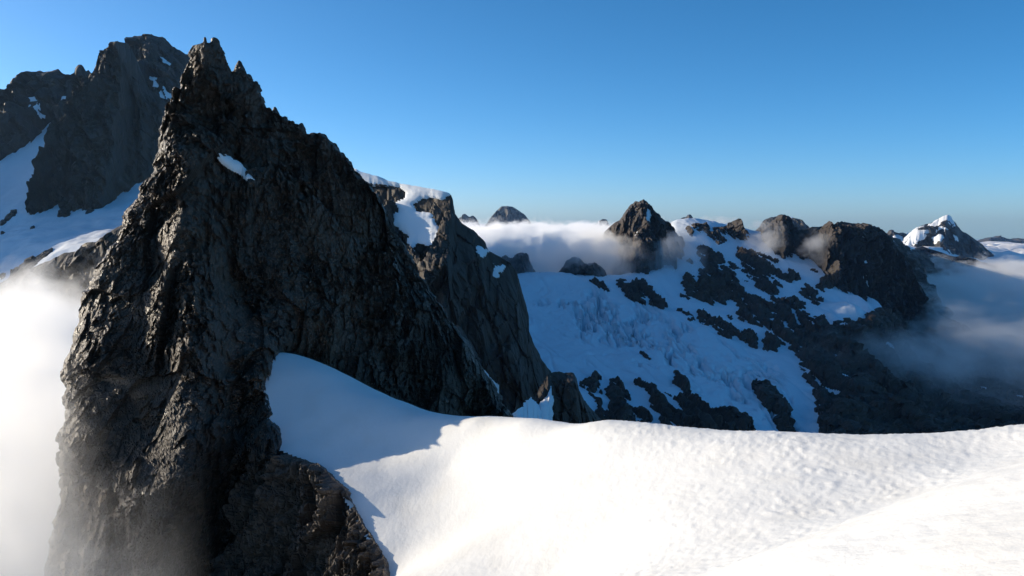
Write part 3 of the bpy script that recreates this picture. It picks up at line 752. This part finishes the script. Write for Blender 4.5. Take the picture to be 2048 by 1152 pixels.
massif('rock_peak', 'small dark tooth at the end of a rocky crest, right of the pyramid peak', [(1345, 470, 1950), (1372, 452, 1948), (1385, 449, 1947), (1400, 446, 1946), (1412, 452, 1945), (1432, 456, 1943), (1450, 451, 1942), (1462, 445, 1941), (1474, 440, 1945), (1482, 444, 1955), (1490, 456, 1965), (1497, 475, 1974), (1504, 497, 1982), (1510, 530, 1990)],
       170, 100, 100, 1.8, 0.8, 4.5, REL_MID, 59, mat=ROCK_PEAK, rib=0.4, ribscale=50, profile=1.2)
massif('rock_peak', 'rounded dark tower half wrapped in a wisp of cloud, between tooth and blunt peak', [(1505, 530, 1960), (1520, 490, 1939), (1532, 462, 1923), (1540, 445, 1912), (1548, 437, 1902), (1558, 431, 1892), (1568, 431, 1900), (1578, 437, 1912), (1588, 450, 1924), (1596, 475, 1933), (1602, 500, 1941), (1610, 522, 1950), (1618, 560, 1960)],
       160, 120, 150, 2.4, 0.25, 4.5, REL_MID, 61, mat=ROCK_PEAK, rib=0.4, ribscale=50, profile=1.2)  # unseen back falls gently, shaped to help shade the valley mist
massif('rock_peak', 'broad blunt dark peak with a thin vertical snow couloir', [(1600, 560, 1930), (1622, 500, 1878), (1636, 465, 1844), (1645, 452, 1830), (1656, 444, 1819), (1672, 446, 1817), (1684, 443, 1819), (1700, 446, 1822), (1725, 448, 1826), (1745, 450, 1830), (1765, 461, 1850), (1776, 470, 1861), (1786, 485, 1871), (1796, 503, 1881), (1812, 530, 1897), (1835, 580, 1920)],
       220, 160, 240, 2.8, 0.2, 4.5, REL_MID, 67, mat=ROCK_PEAK, rib=0.35, ribscale=70, profile=1.15, patches=[[(1729, 522), (1734, 518), (1735, 540), (1738, 560), (1737, 583), (1731, 582), (1733, 560), (1729, 540)], [(1726, 472), (1730, 470), (1729, 478)]], lift=3, wob=1.5)  # unseen back stretched far out so that it shades the valley mist
massif('rock_ridge', 'low snow-streaked ridge from the blunt peak back to the snow-capped peak, its hidden part added to shade the mist', [(1560, 470, 1900), (1620, 456, 1920), (1660, 452, 1950), (1700, 454, 2050), (1745, 459, 2200), (1775, 478, 2450), (1800, 492, 2900), (1835, 503, 3500), (1880, 512, 4300), (1930, 530, 4500)],  # mostly hidden ridge, added to keep sun off the valley mist
       220, 90, 330, 1.6, 0.5, 2.0, [('r', 14, 120, 1.6), ('f', 14, 60, 1.6), ('f', 7, 26, 1.6)], 75, cat='rock ridge', patches=[[(1782, 478), (1800, 484), (1830, 495), (1820, 505), (1800, 496), (1786, 490)]], lift=4, wob=3, fall=(0.85, -0.5))
massif('rock_peak', 'bluish crest peeping out behind the rounded tower', [(1490, 480, 4300), (1515, 458, 4300), (1528, 441, 4300), (1540, 436, 4300), (1552, 433, 4300), (1575, 434, 4300), (1592, 438, 4300), (1606, 444, 4300), (1620, 458, 4300), (1640, 490, 4300)],
       160, 70, 220, 1.2, 1.0, 2.4, [('r', 22, 140, 2), ('f', 12, 50, 1.8)], 71, mat=ROCK_FAR, patches=[[(1580, 435), (1592, 438), (1600, 446), (1590, 447), (1582, 441)]], lift=4, wob=2, snowmat=SNOW_FAR)
massif('snow_peak', 'far peak with a sunlit snow cap above the valley mist at right', [(1740, 540, 4600), (1775, 505, 4600), (1797, 490, 4600), (1820, 472, 4600), (1838, 455, 4600), (1846, 450, 4600), (1862, 447, 4600), (1878, 443, 4600), (1888, 437, 4600), (1896, 435, 4600), (1904, 440, 4600), (1910, 446, 4590), (1924, 462, 4580), (1938, 470, 4570), (1956, 483, 4560), (2000, 520, 4550)],
       230, 140, 520, 0.95, 1.0, 1.8, [('r', 30, 190, 1.6), ('f', 18, 80, 1.6), ('f', 8, 30, 1.5)], 73, mat=ROCK_FAR, rib=0.4, ribscale=150, lift=8, wob=3.5, snowmat=SNOW_FAR, fall=(-0.5, -0.87),
       patches=[[(1797, 492), (1820, 468), (1838, 455), (1862, 449), (1880, 438), (1897, 433), (1908, 443), (1908, 455), (1890, 460), (1872, 462), (1858, 468), (1846, 480), (1832, 487), (1815, 497), (1806, 503), (1796, 500)], [(1862, 478), (1876, 471), (1886, 476), (1884, 486), (1868, 486)], [(1908, 474), (1914, 474), (1915, 480), (1909, 478)], [(1796, 505), (1812, 498), (1806, 508)]])
massif('rock_peak', 'tiny grey knob on the snowy col left of the snow-capped peak', [(1750, 500, 4900), (1772, 468, 4900), (1778, 460, 4900), (1783, 458, 4900), (1789, 463, 4900), (1797, 466, 4900), (1806, 465, 4900), (1815, 470, 4900), (1840, 500, 4900)],
       120, 60, 240, 1.0, 1.0, 1.4, [('r', 20, 140, 1.6), ('f', 10, 50, 1.6)], 79, mat=ROCK_FAR, patches=[[(1785, 474), (1797, 468), (1815, 467), (1812, 476), (1800, 486), (1788, 490)]], lift=5, wob=2, snowmat=SNOW_FAR)
REL_FAR = [('r', 40, 300, 1.8), ('f', 55, 150, 1.5), ('f', 24, 60, 1.5)]
massif('rock_peak', 'far blue-grey dome-shaped peak standing above the bright cloud sea', [(955, 470, 7500), (975, 446, 7500), (984, 433, 7500), (992, 423, 7500), (1003, 413, 7500), (1014, 412, 7500), (1026, 414, 7500), (1038, 421, 7500), (1048, 428, 7500), (1056, 438, 7500), (1066, 451, 7500), (1085, 470, 7500)],
       220, 120, 420, 1.4, 1.0, 1.2, REL_FAR, 83, mat=ROCK_FAR, ribscale=260)
massif('rock_peak', 'far low twin-humped peak between the cliff shoulder and the dome', [(890, 470, 7600), (905, 445, 7600), (916, 437, 7600), (924, 432, 7600), (932, 431, 7600), (939, 434, 7600), (946, 430, 7600), (951, 434, 7600), (957, 444, 7600), (970, 470, 7600)],
       120, 60, 300, 1.3, 1.0, 1.2, REL_FAR, 89, mat=ROCK_FAR, ribscale=200)
massif('rock_peak', 'far small summit poking through cloud left of the pyramid peak', [(1165, 475, 6500), (1185, 455, 6500), (1196, 444, 6500), (1204, 439, 6500), (1211, 440, 6500), (1217, 449, 6500), (1235, 475, 6500)],
       100, 50, 260, 1.2, 1.0, 1.2, REL_FAR, 97, mat=ROCK_FAR, ribscale=200, patches=[[(1190, 452), (1198, 443), (1204, 446), (1196, 455)]], lift=6, wob=2, snowmat=SNOW_FAR)
massif('snow_peak', 'far small snow-streaked summit above the crest beside the pyramid peak', [(1335, 470, 6000), (1350, 449, 6000), (1358, 441, 6000), (1365, 437, 6000), (1375, 436, 6000), (1381, 440, 6000), (1392, 450, 6000), (1415, 470, 6000)],
       100, 50, 240, 1.1, 1.0, 1.0, REL_FAR, 101, mat=ROCK_FAR, ribscale=200, patches=[[(1362, 440), (1374, 437), (1382, 443), (1376, 450), (1360, 448)]], lift=6, wob=2, snowmat=SNOW_FAR)
massif('rock_ridge', 'farthest hazy blue ridge on the horizon at the right edge', [(1930, 500, 11000), (1955, 481, 11000), (1968, 477, 11000), (1980, 475, 11000), (1992, 472, 11000), (2004, 475, 11000), (2020, 478, 11000), (2034, 476, 11000), (2050, 479, 11000), (2120, 476, 11000), (2200, 490, 11000)],
       180, 50, 400, 0.9, 0.9, 1.2, REL_FAR, 103, mat=ROCK_FAR, ribscale=400, cat='rock ridge')
massif('rock_peak', 'dark crags at the glacier head half hidden in the bright cloud', [(1095, 590, 1745), (1108, 556, 1750), (1120, 540, 1752), (1132, 522, 1752), (1145, 514, 1752), (1158, 518, 1752), (1172, 528, 1752), (1190, 526, 1752), (1205, 538, 1750), (1225, 570, 1745)],
       160, 90, 90, 2.2, 1.4, 3.0, REL_MID, 107, rib=0.4, ribscale=40)
massif('rock_peak', 'dark veiled knoll at the glacier edge beside the cliff shoulder', [(985, 560, 1745), (1000, 520, 1752), (1012, 512, 1752), (1022, 518, 1752), (1035, 508, 1752), (1046, 506, 1752), (1056, 514, 1752), (1064, 530, 1750), (1072, 545, 1750), (1080, 541, 1750), (1085, 548, 1748), (1100, 580, 1740)],
       160, 90, 80, 2.2, 1.4, 3.0, REL_MID, 109, rib=0.4, ribscale=40)

# valley floor far below the clouds
def valley():
    n = 90
    g = np.linspace(-1, 1, n)
    g = np.sign(g) * np.abs(g) ** 1.8 * 15500
    X, Y = np.meshgrid(g, g)
    Z = -1150 + 120 * fbm(np.stack([X / 2600, Y / 2600, X * 0], -1), 4, 33)
    o = link_mesh('valley', np.stack([X, Y, Z], -1), grid_quads(n, n), FOREST, None, True)
    tag(o, 'dark valley floor far below the clouds', 'valley', 'structure')
FOREST = rock_material('valley_forest', (0.02, 0.03, 0.018), (0.05, 0.06, 0.035), 0.004, (0.8, 0.95), 0.3, 20, 0.1)
valley()

# ================================================================== clouds
class Graph:
    def __init__(s, nt): s.nt = nt
    def node(s, kind): return s.nt.nodes.new(kind)
    def put(s, sock, v):
        if isinstance(v, (int, float)): sock.default_value = v
        else: s.nt.links.new(v, sock)
    def m(s, op, a, b=0.0, c=0.0, clamp=False):
        n = s.node('ShaderNodeMath'); n.operation = op; n.use_clamp = clamp
        s.put(n.inputs[0], a); s.put(n.inputs[1], b); s.put(n.inputs[2], c)
        return n.outputs[0]
    def noise(s, vec, scale, detail=4, rough=0.55, stretch=(1, 1, 1), offset=(0, 0, 0), distort=0.0):
        mp = s.node('ShaderNodeMapping'); mp.inputs['Scale'].default_value = stretch; mp.inputs['Location'].default_value = offset
        s.nt.links.new(vec, mp.inputs['Vector'])
        n = s.node('ShaderNodeTexNoise'); n.inputs['Scale'].default_value = scale; n.inputs['Detail'].default_value = detail
        n.inputs['Roughness'].default_value = rough; n.inputs['Distortion'].default_value = distort
        s.nt.links.new(mp.outputs[0], n.inputs['Vector'])
        return n.outputs['Fac']

def volume_box(name, lo, hi, label, density_of, color=(1, 1, 1), aniso=0.35):
    lo, hi = np.array(lo, float), np.array(hi, float)
    c = np.array([[x, y, z] for x in (0, 1) for y in (0, 1) for z in (0, 1)], float)
    V = lo + c * (hi - lo)
    Q = [(0, 1, 3, 2), (4, 6, 7, 5), (0, 4, 5, 1), (2, 3, 7, 6), (0, 2, 6, 4), (1, 5, 7, 3)]
    m, nt, out = _nodes(name + '_vapour')
    g = Graph(nt)
    geo = g.node('ShaderNodeNewGeometry')
    sep = g.node('ShaderNodeSeparateXYZ'); nt.links.new(geo.outputs['Position'], sep.inputs[0])
    vol = g.node('ShaderNodeVolumePrincipled')
    vol.inputs['Color'].default_value = (*color, 1)
    vol.inputs['Anisotropy'].default_value = aniso
    g.put(vol.inputs['Density'], density_of(g, geo.outputs['Position'], sep.outputs[0], sep.outputs[1], sep.outputs[2]))
    nt.links.new(vol.outputs[0], out.inputs['Volume'])
    o = link_mesh(name, V, Q, m)
    tag(o, label, 'cloud', 'stuff')
    return o

def ramp(g, v, a, b):
    """0 at a, 1 at b"""
    k = 1.0 / (b - a)
    return g.m('MULTIPLY_ADD', v, k, -a * k, clamp=True)

# bright bank that fills the gorge left of the spire and licks up its foot
def left_bank(g, p, x, y, z):
    n = g.noise(p, 0.020, 5, 0.55, (1, 1, 1.3))
    n2 = g.noise(p, 0.065, 6, 0.62, (1, 1, 1.0), (40, 0, 0), 0.8)
    behind = ramp(g, y, 112.0, 150.0)                               # thick behind the spire
    top = g.m('ADD', g.m('MULTIPLY_ADD', n, 100.0, -98.0), g.m('MULTIPLY', n2, 30.0))
    top = g.m('ADD', top, g.m('MULTIPLY', g.m('SUBTRACT', 1.0, behind), 15.0))
    d = g.m('MULTIPLY', g.m('SUBTRACT', top, z), 1 / 22.0, clamp=True)
    d = g.m('MULTIPLY', d, g.m('MAXIMUM', ramp(g, n2, 0.45, 0.64), g.m('MULTIPLY', behind, 0.6)))
    side = ramp(g, g.m('ADD', g.m('MULTIPLY', y, 0.25), g.m('MULTIPLY_ADD', n2, -12.0, x)), -11.0, -24.0)
    side = g.m('MULTIPLY', side, ramp(g, g.m('MULTIPLY_ADD', y, 0.36, x), 0.0, -24.0))
    k = g.m('MULTIPLY_ADD', behind, -0.17, 0.27)
    for v, a, b in ((x, -395.0, -330.0), (y, 58.0, 72.0), (y, 468.0, 420.0)):
        d = g.m('MULTIPLY', d, ramp(g, v, a, b))
    return g.m('MULTIPLY', g.m('MULTIPLY', d, k), side)
volume_box('cloud', (-400, 57, -150), (-20, 470, 0), 'brilliant white cloud bank filling the gorge left of the spire', left_bank, aniso=0.4)

# cloud sea behind the glacier head, spilling over it
def sea_bank(g, p, x, y, z):
    n = g.noise(p, 0.0055, 5, 0.55, (1, 1, 1.6))
    n2 = g.noise(p, 0.021, 6, 0.6, (1, 1, 1.3), (0, 0, 0), 0.5)
    top = g.m('ADD', g.m('MULTIPLY_ADD', n, 230.0, -222.0), g.m('MULTIPLY', n2, 130.0))
    d = g.m('MULTIPLY', g.m('SUBTRACT', top, z), 1 / 10.0, clamp=True)
    d = g.m('MULTIPLY', d, ramp(g, n2, 0.25, 0.5))
    d = g.m('MULTIPLY', d, ramp(g, g.m('MULTIPLY_ADD', n, 160.0, y), 1790.0, 1900.0))
    d = g.m('MULTIPLY', d, ramp(g, y, 4980.0, 4700.0))
    d = g.m('MULTIPLY', d, ramp(g, g.m('MULTIPLY_ADD', y, -0.17, x), 110.0, -10.0))
    return g.m('MULTIPLY', d, 0.05)
volume_box('cloud', (-1100, 1690, -300), (900, 5000, 10), 'bright cloud bank spilling over the glacier head left of the pyramid peak', sea_bank)

# shaded mist in the valley on the right
def valley_mist(g, p, x, y, z):
    n = g.noise(p, 0.0036, 5, 0.55, (1, 0.7, 2.0))
    n2 = g.noise(p, 0.010, 6, 0.62, (1, 0.8, 1.8), (0, 0, 0), 0.6)
    top = g.m('ADD', g.m('MULTIPLY_ADD', n, 330.0, -482.0), g.m('MULTIPLY', n2, 230.0))
    d = g.m('MULTIPLY', g.m('SUBTRACT', top, z), 1 / 28.0, clamp=True)
    low = ramp(g, g.m('MULTIPLY_ADD', n2, 160.0, z), -290.0, -160.0)   # the mist floats: clear air below it
    d = g.m('MULTIPLY', g.m('MULTIPLY', d, low), ramp(g, n2, 0.38, 0.62))
    d = g.m('MULTIPLY', d, ramp(g, g.m('MULTIPLY_ADD', y, -0.36, x), -120.0, 80.0))
    d = g.m('MULTIPLY', d, g.m('MULTIPLY_ADD', ramp(g, y, 1600.0, 1850.0), 0.5, 0.5))
    d = g.m('MULTIPLY', d, ramp(g, y, 1330.0, 1480.0))
    d = g.m('MULTIPLY', d, ramp(g, y, 4480.0, 4100.0))
    d = g.m('MULTIPLY', d, ramp(g, x, 2990.0, 2700.0))
    return g.m('MULTIPLY', d, 0.016)
volume_box('mist', (430, 1300, -420), (3000, 4500, -20), 'blue shaded mist filling the valley on the right', valley_mist, aniso=0.2)

# wisps caught on the crest
def wisp(loc, scale, label, dens, seed):
    c = np.array([[x, y, z] for x in (-1, 1) for y in (-1, 1) for z in (-1, 1)], float)
    Q = [(0, 1, 3, 2), (4, 6, 7, 5), (0, 4, 5, 1), (2, 3, 7, 6), (0, 2, 6, 4), (1, 5, 7, 3)]
    m, nt, out = _nodes('wisp_vapour')
    g = Graph(nt)
    tc = g.node('ShaderNodeTexCoord')
    geo = g.node('ShaderNodeNewGeometry')
    ln = g.node('ShaderNodeVectorMath'); ln.operation = 'LENGTH'
    nt.links.new(tc.outputs['Object'], ln.inputs[0])
    n = g.noise(geo.outputs['Position'], 0.02, 5, 0.6, (1, 1, 1.3), (seed * 31.0, 0, 0))
    d = g.m('ADD', g.m('SUBTRACT', 0.85, ln.outputs['Value']), g.m('MULTIPLY_ADD', n, 2.4, -1.35))
    d = g.m('MULTIPLY', d, 1.2, clamp=True)
    d = g.m('MULTIPLY', d, ramp(g, ln.outputs['Value'], 1.0, 0.8))
    vol = g.node('ShaderNodeVolumePrincipled'); vol.inputs['Anisotropy'].default_value = 0.3
    vol.inputs['Color'].default_value = (1, 1, 1, 1)
    g.put(vol.inputs['Density'], g.m('MULTIPLY', d, dens))
    nt.links.new(vol.outputs[0], out.inputs['Volume'])
    o = link_mesh('cloud', c, Q, m)
    o.location = loc; o.scale = scale
    tag(o, label, 'cloud', 'stuff')
wisp(tuple(at(1530, 478, 1860)), (60, 45, 50), 'wisp of cloud between the small tooth and the rounded tower', 0.04, 1)
wisp(tuple(at(1638, 490, 1810)), (70, 45, 50), 'wisp of cloud between the rounded tower and the blunt peak', 0.04, 2)
wisp(tuple(at(1205, 512, 1720)), (120, 45, 62), 'cloud curling against the foot of the pyramid peak', 0.03, 3)
wisp(tuple(at(1430, 444, 2300)), (120, 80, 20), 'low thin cloud behind the rocky crest', 0.02, 4)

wisp(tuple(at(1740, 700, 1440)), (190, 100, 44), 'thin blue mist drifting over the dark slope under the blunt peak', 0.010, 5)
wisp(tuple(at(1900, 735, 1400)), (170, 110, 42), 'ragged mist patch low over the dark valley slope at right', 0.010, 6)

# the far cloud sea, seen edge-on to the horizon
def cloud_sea():
    nu, nv = 240, 140
    u = np.linspace(-0.85, 1.0, nu)
    v = np.exp(np.linspace(math.log(4300), math.log(15200), nv))
    U, V = np.meshgrid(u, v)
    X, Y = U * V, V
    q = np.stack([X / 900, Y / 900, X * 0], -1)
    puff = 1 - np.abs(fbm(q, 5, 3, 0.55)) * 1.6
    Z = -75 - 0.046 * np.maximum(X, 0) + (55 + 0.012 * np.maximum(X, 0)) * puff - 40
    m, nt, out = _nodes('cloud_top')
    bs = nt.nodes.new('ShaderNodeBsdfPrincipled')
    bs.inputs['Base Color'].default_value = (0.9, 0.9, 0.92, 1); bs.inputs['Roughness'].default_value = 1.0
    bs.inputs['Specular IOR Level'].default_value = 0.0
    nt.links.new(bs.outputs[0], out.inputs['Surface'])
    P = np.stack([X, Y, Z], -1)
    o = link_mesh('cloud_sea', P, grid_quads(nv, nu), m, None, True)
    tag(o, 'far sea of cloud stretching to the horizon', 'cloud sea', 'stuff')
cloud_sea()

# ================================================================== haze
def haze():
    lo, hi = np.array((-16000, -16000, -1420.0)), np.array((16000, 16000, 420.0))
    c = np.array([[x, y, z] for x in (0, 1) for y in (0, 1) for z in (0, 1)], float)
    Q = [(0, 1, 3, 2), (4, 6, 7, 5), (0, 4, 5, 1), (2, 3, 7, 6), (0, 2, 6, 4), (1, 5, 7, 3)]
    m, nt, out = _nodes('haze_air')
    vol = nt.nodes.new('ShaderNodeVolumePrincipled')
    vol.inputs['Color'].default_value = (0.38, 0.64, 1.0, 1)
    vol.inputs['Absorption Color'].default_value = (1, 1, 1, 1)
    vol.inputs['Density'].default_value = 0.000016
    vol.inputs['Anisotropy'].default_value = 0.5
    nt.links.new(vol.outputs[0], out.inputs['Volume'])
    o = link_mesh('haze', lo + c * (hi - lo), Q, m)
    tag(o, 'thin bluish mountain haze in the air', 'haze', 'stuff')
haze()
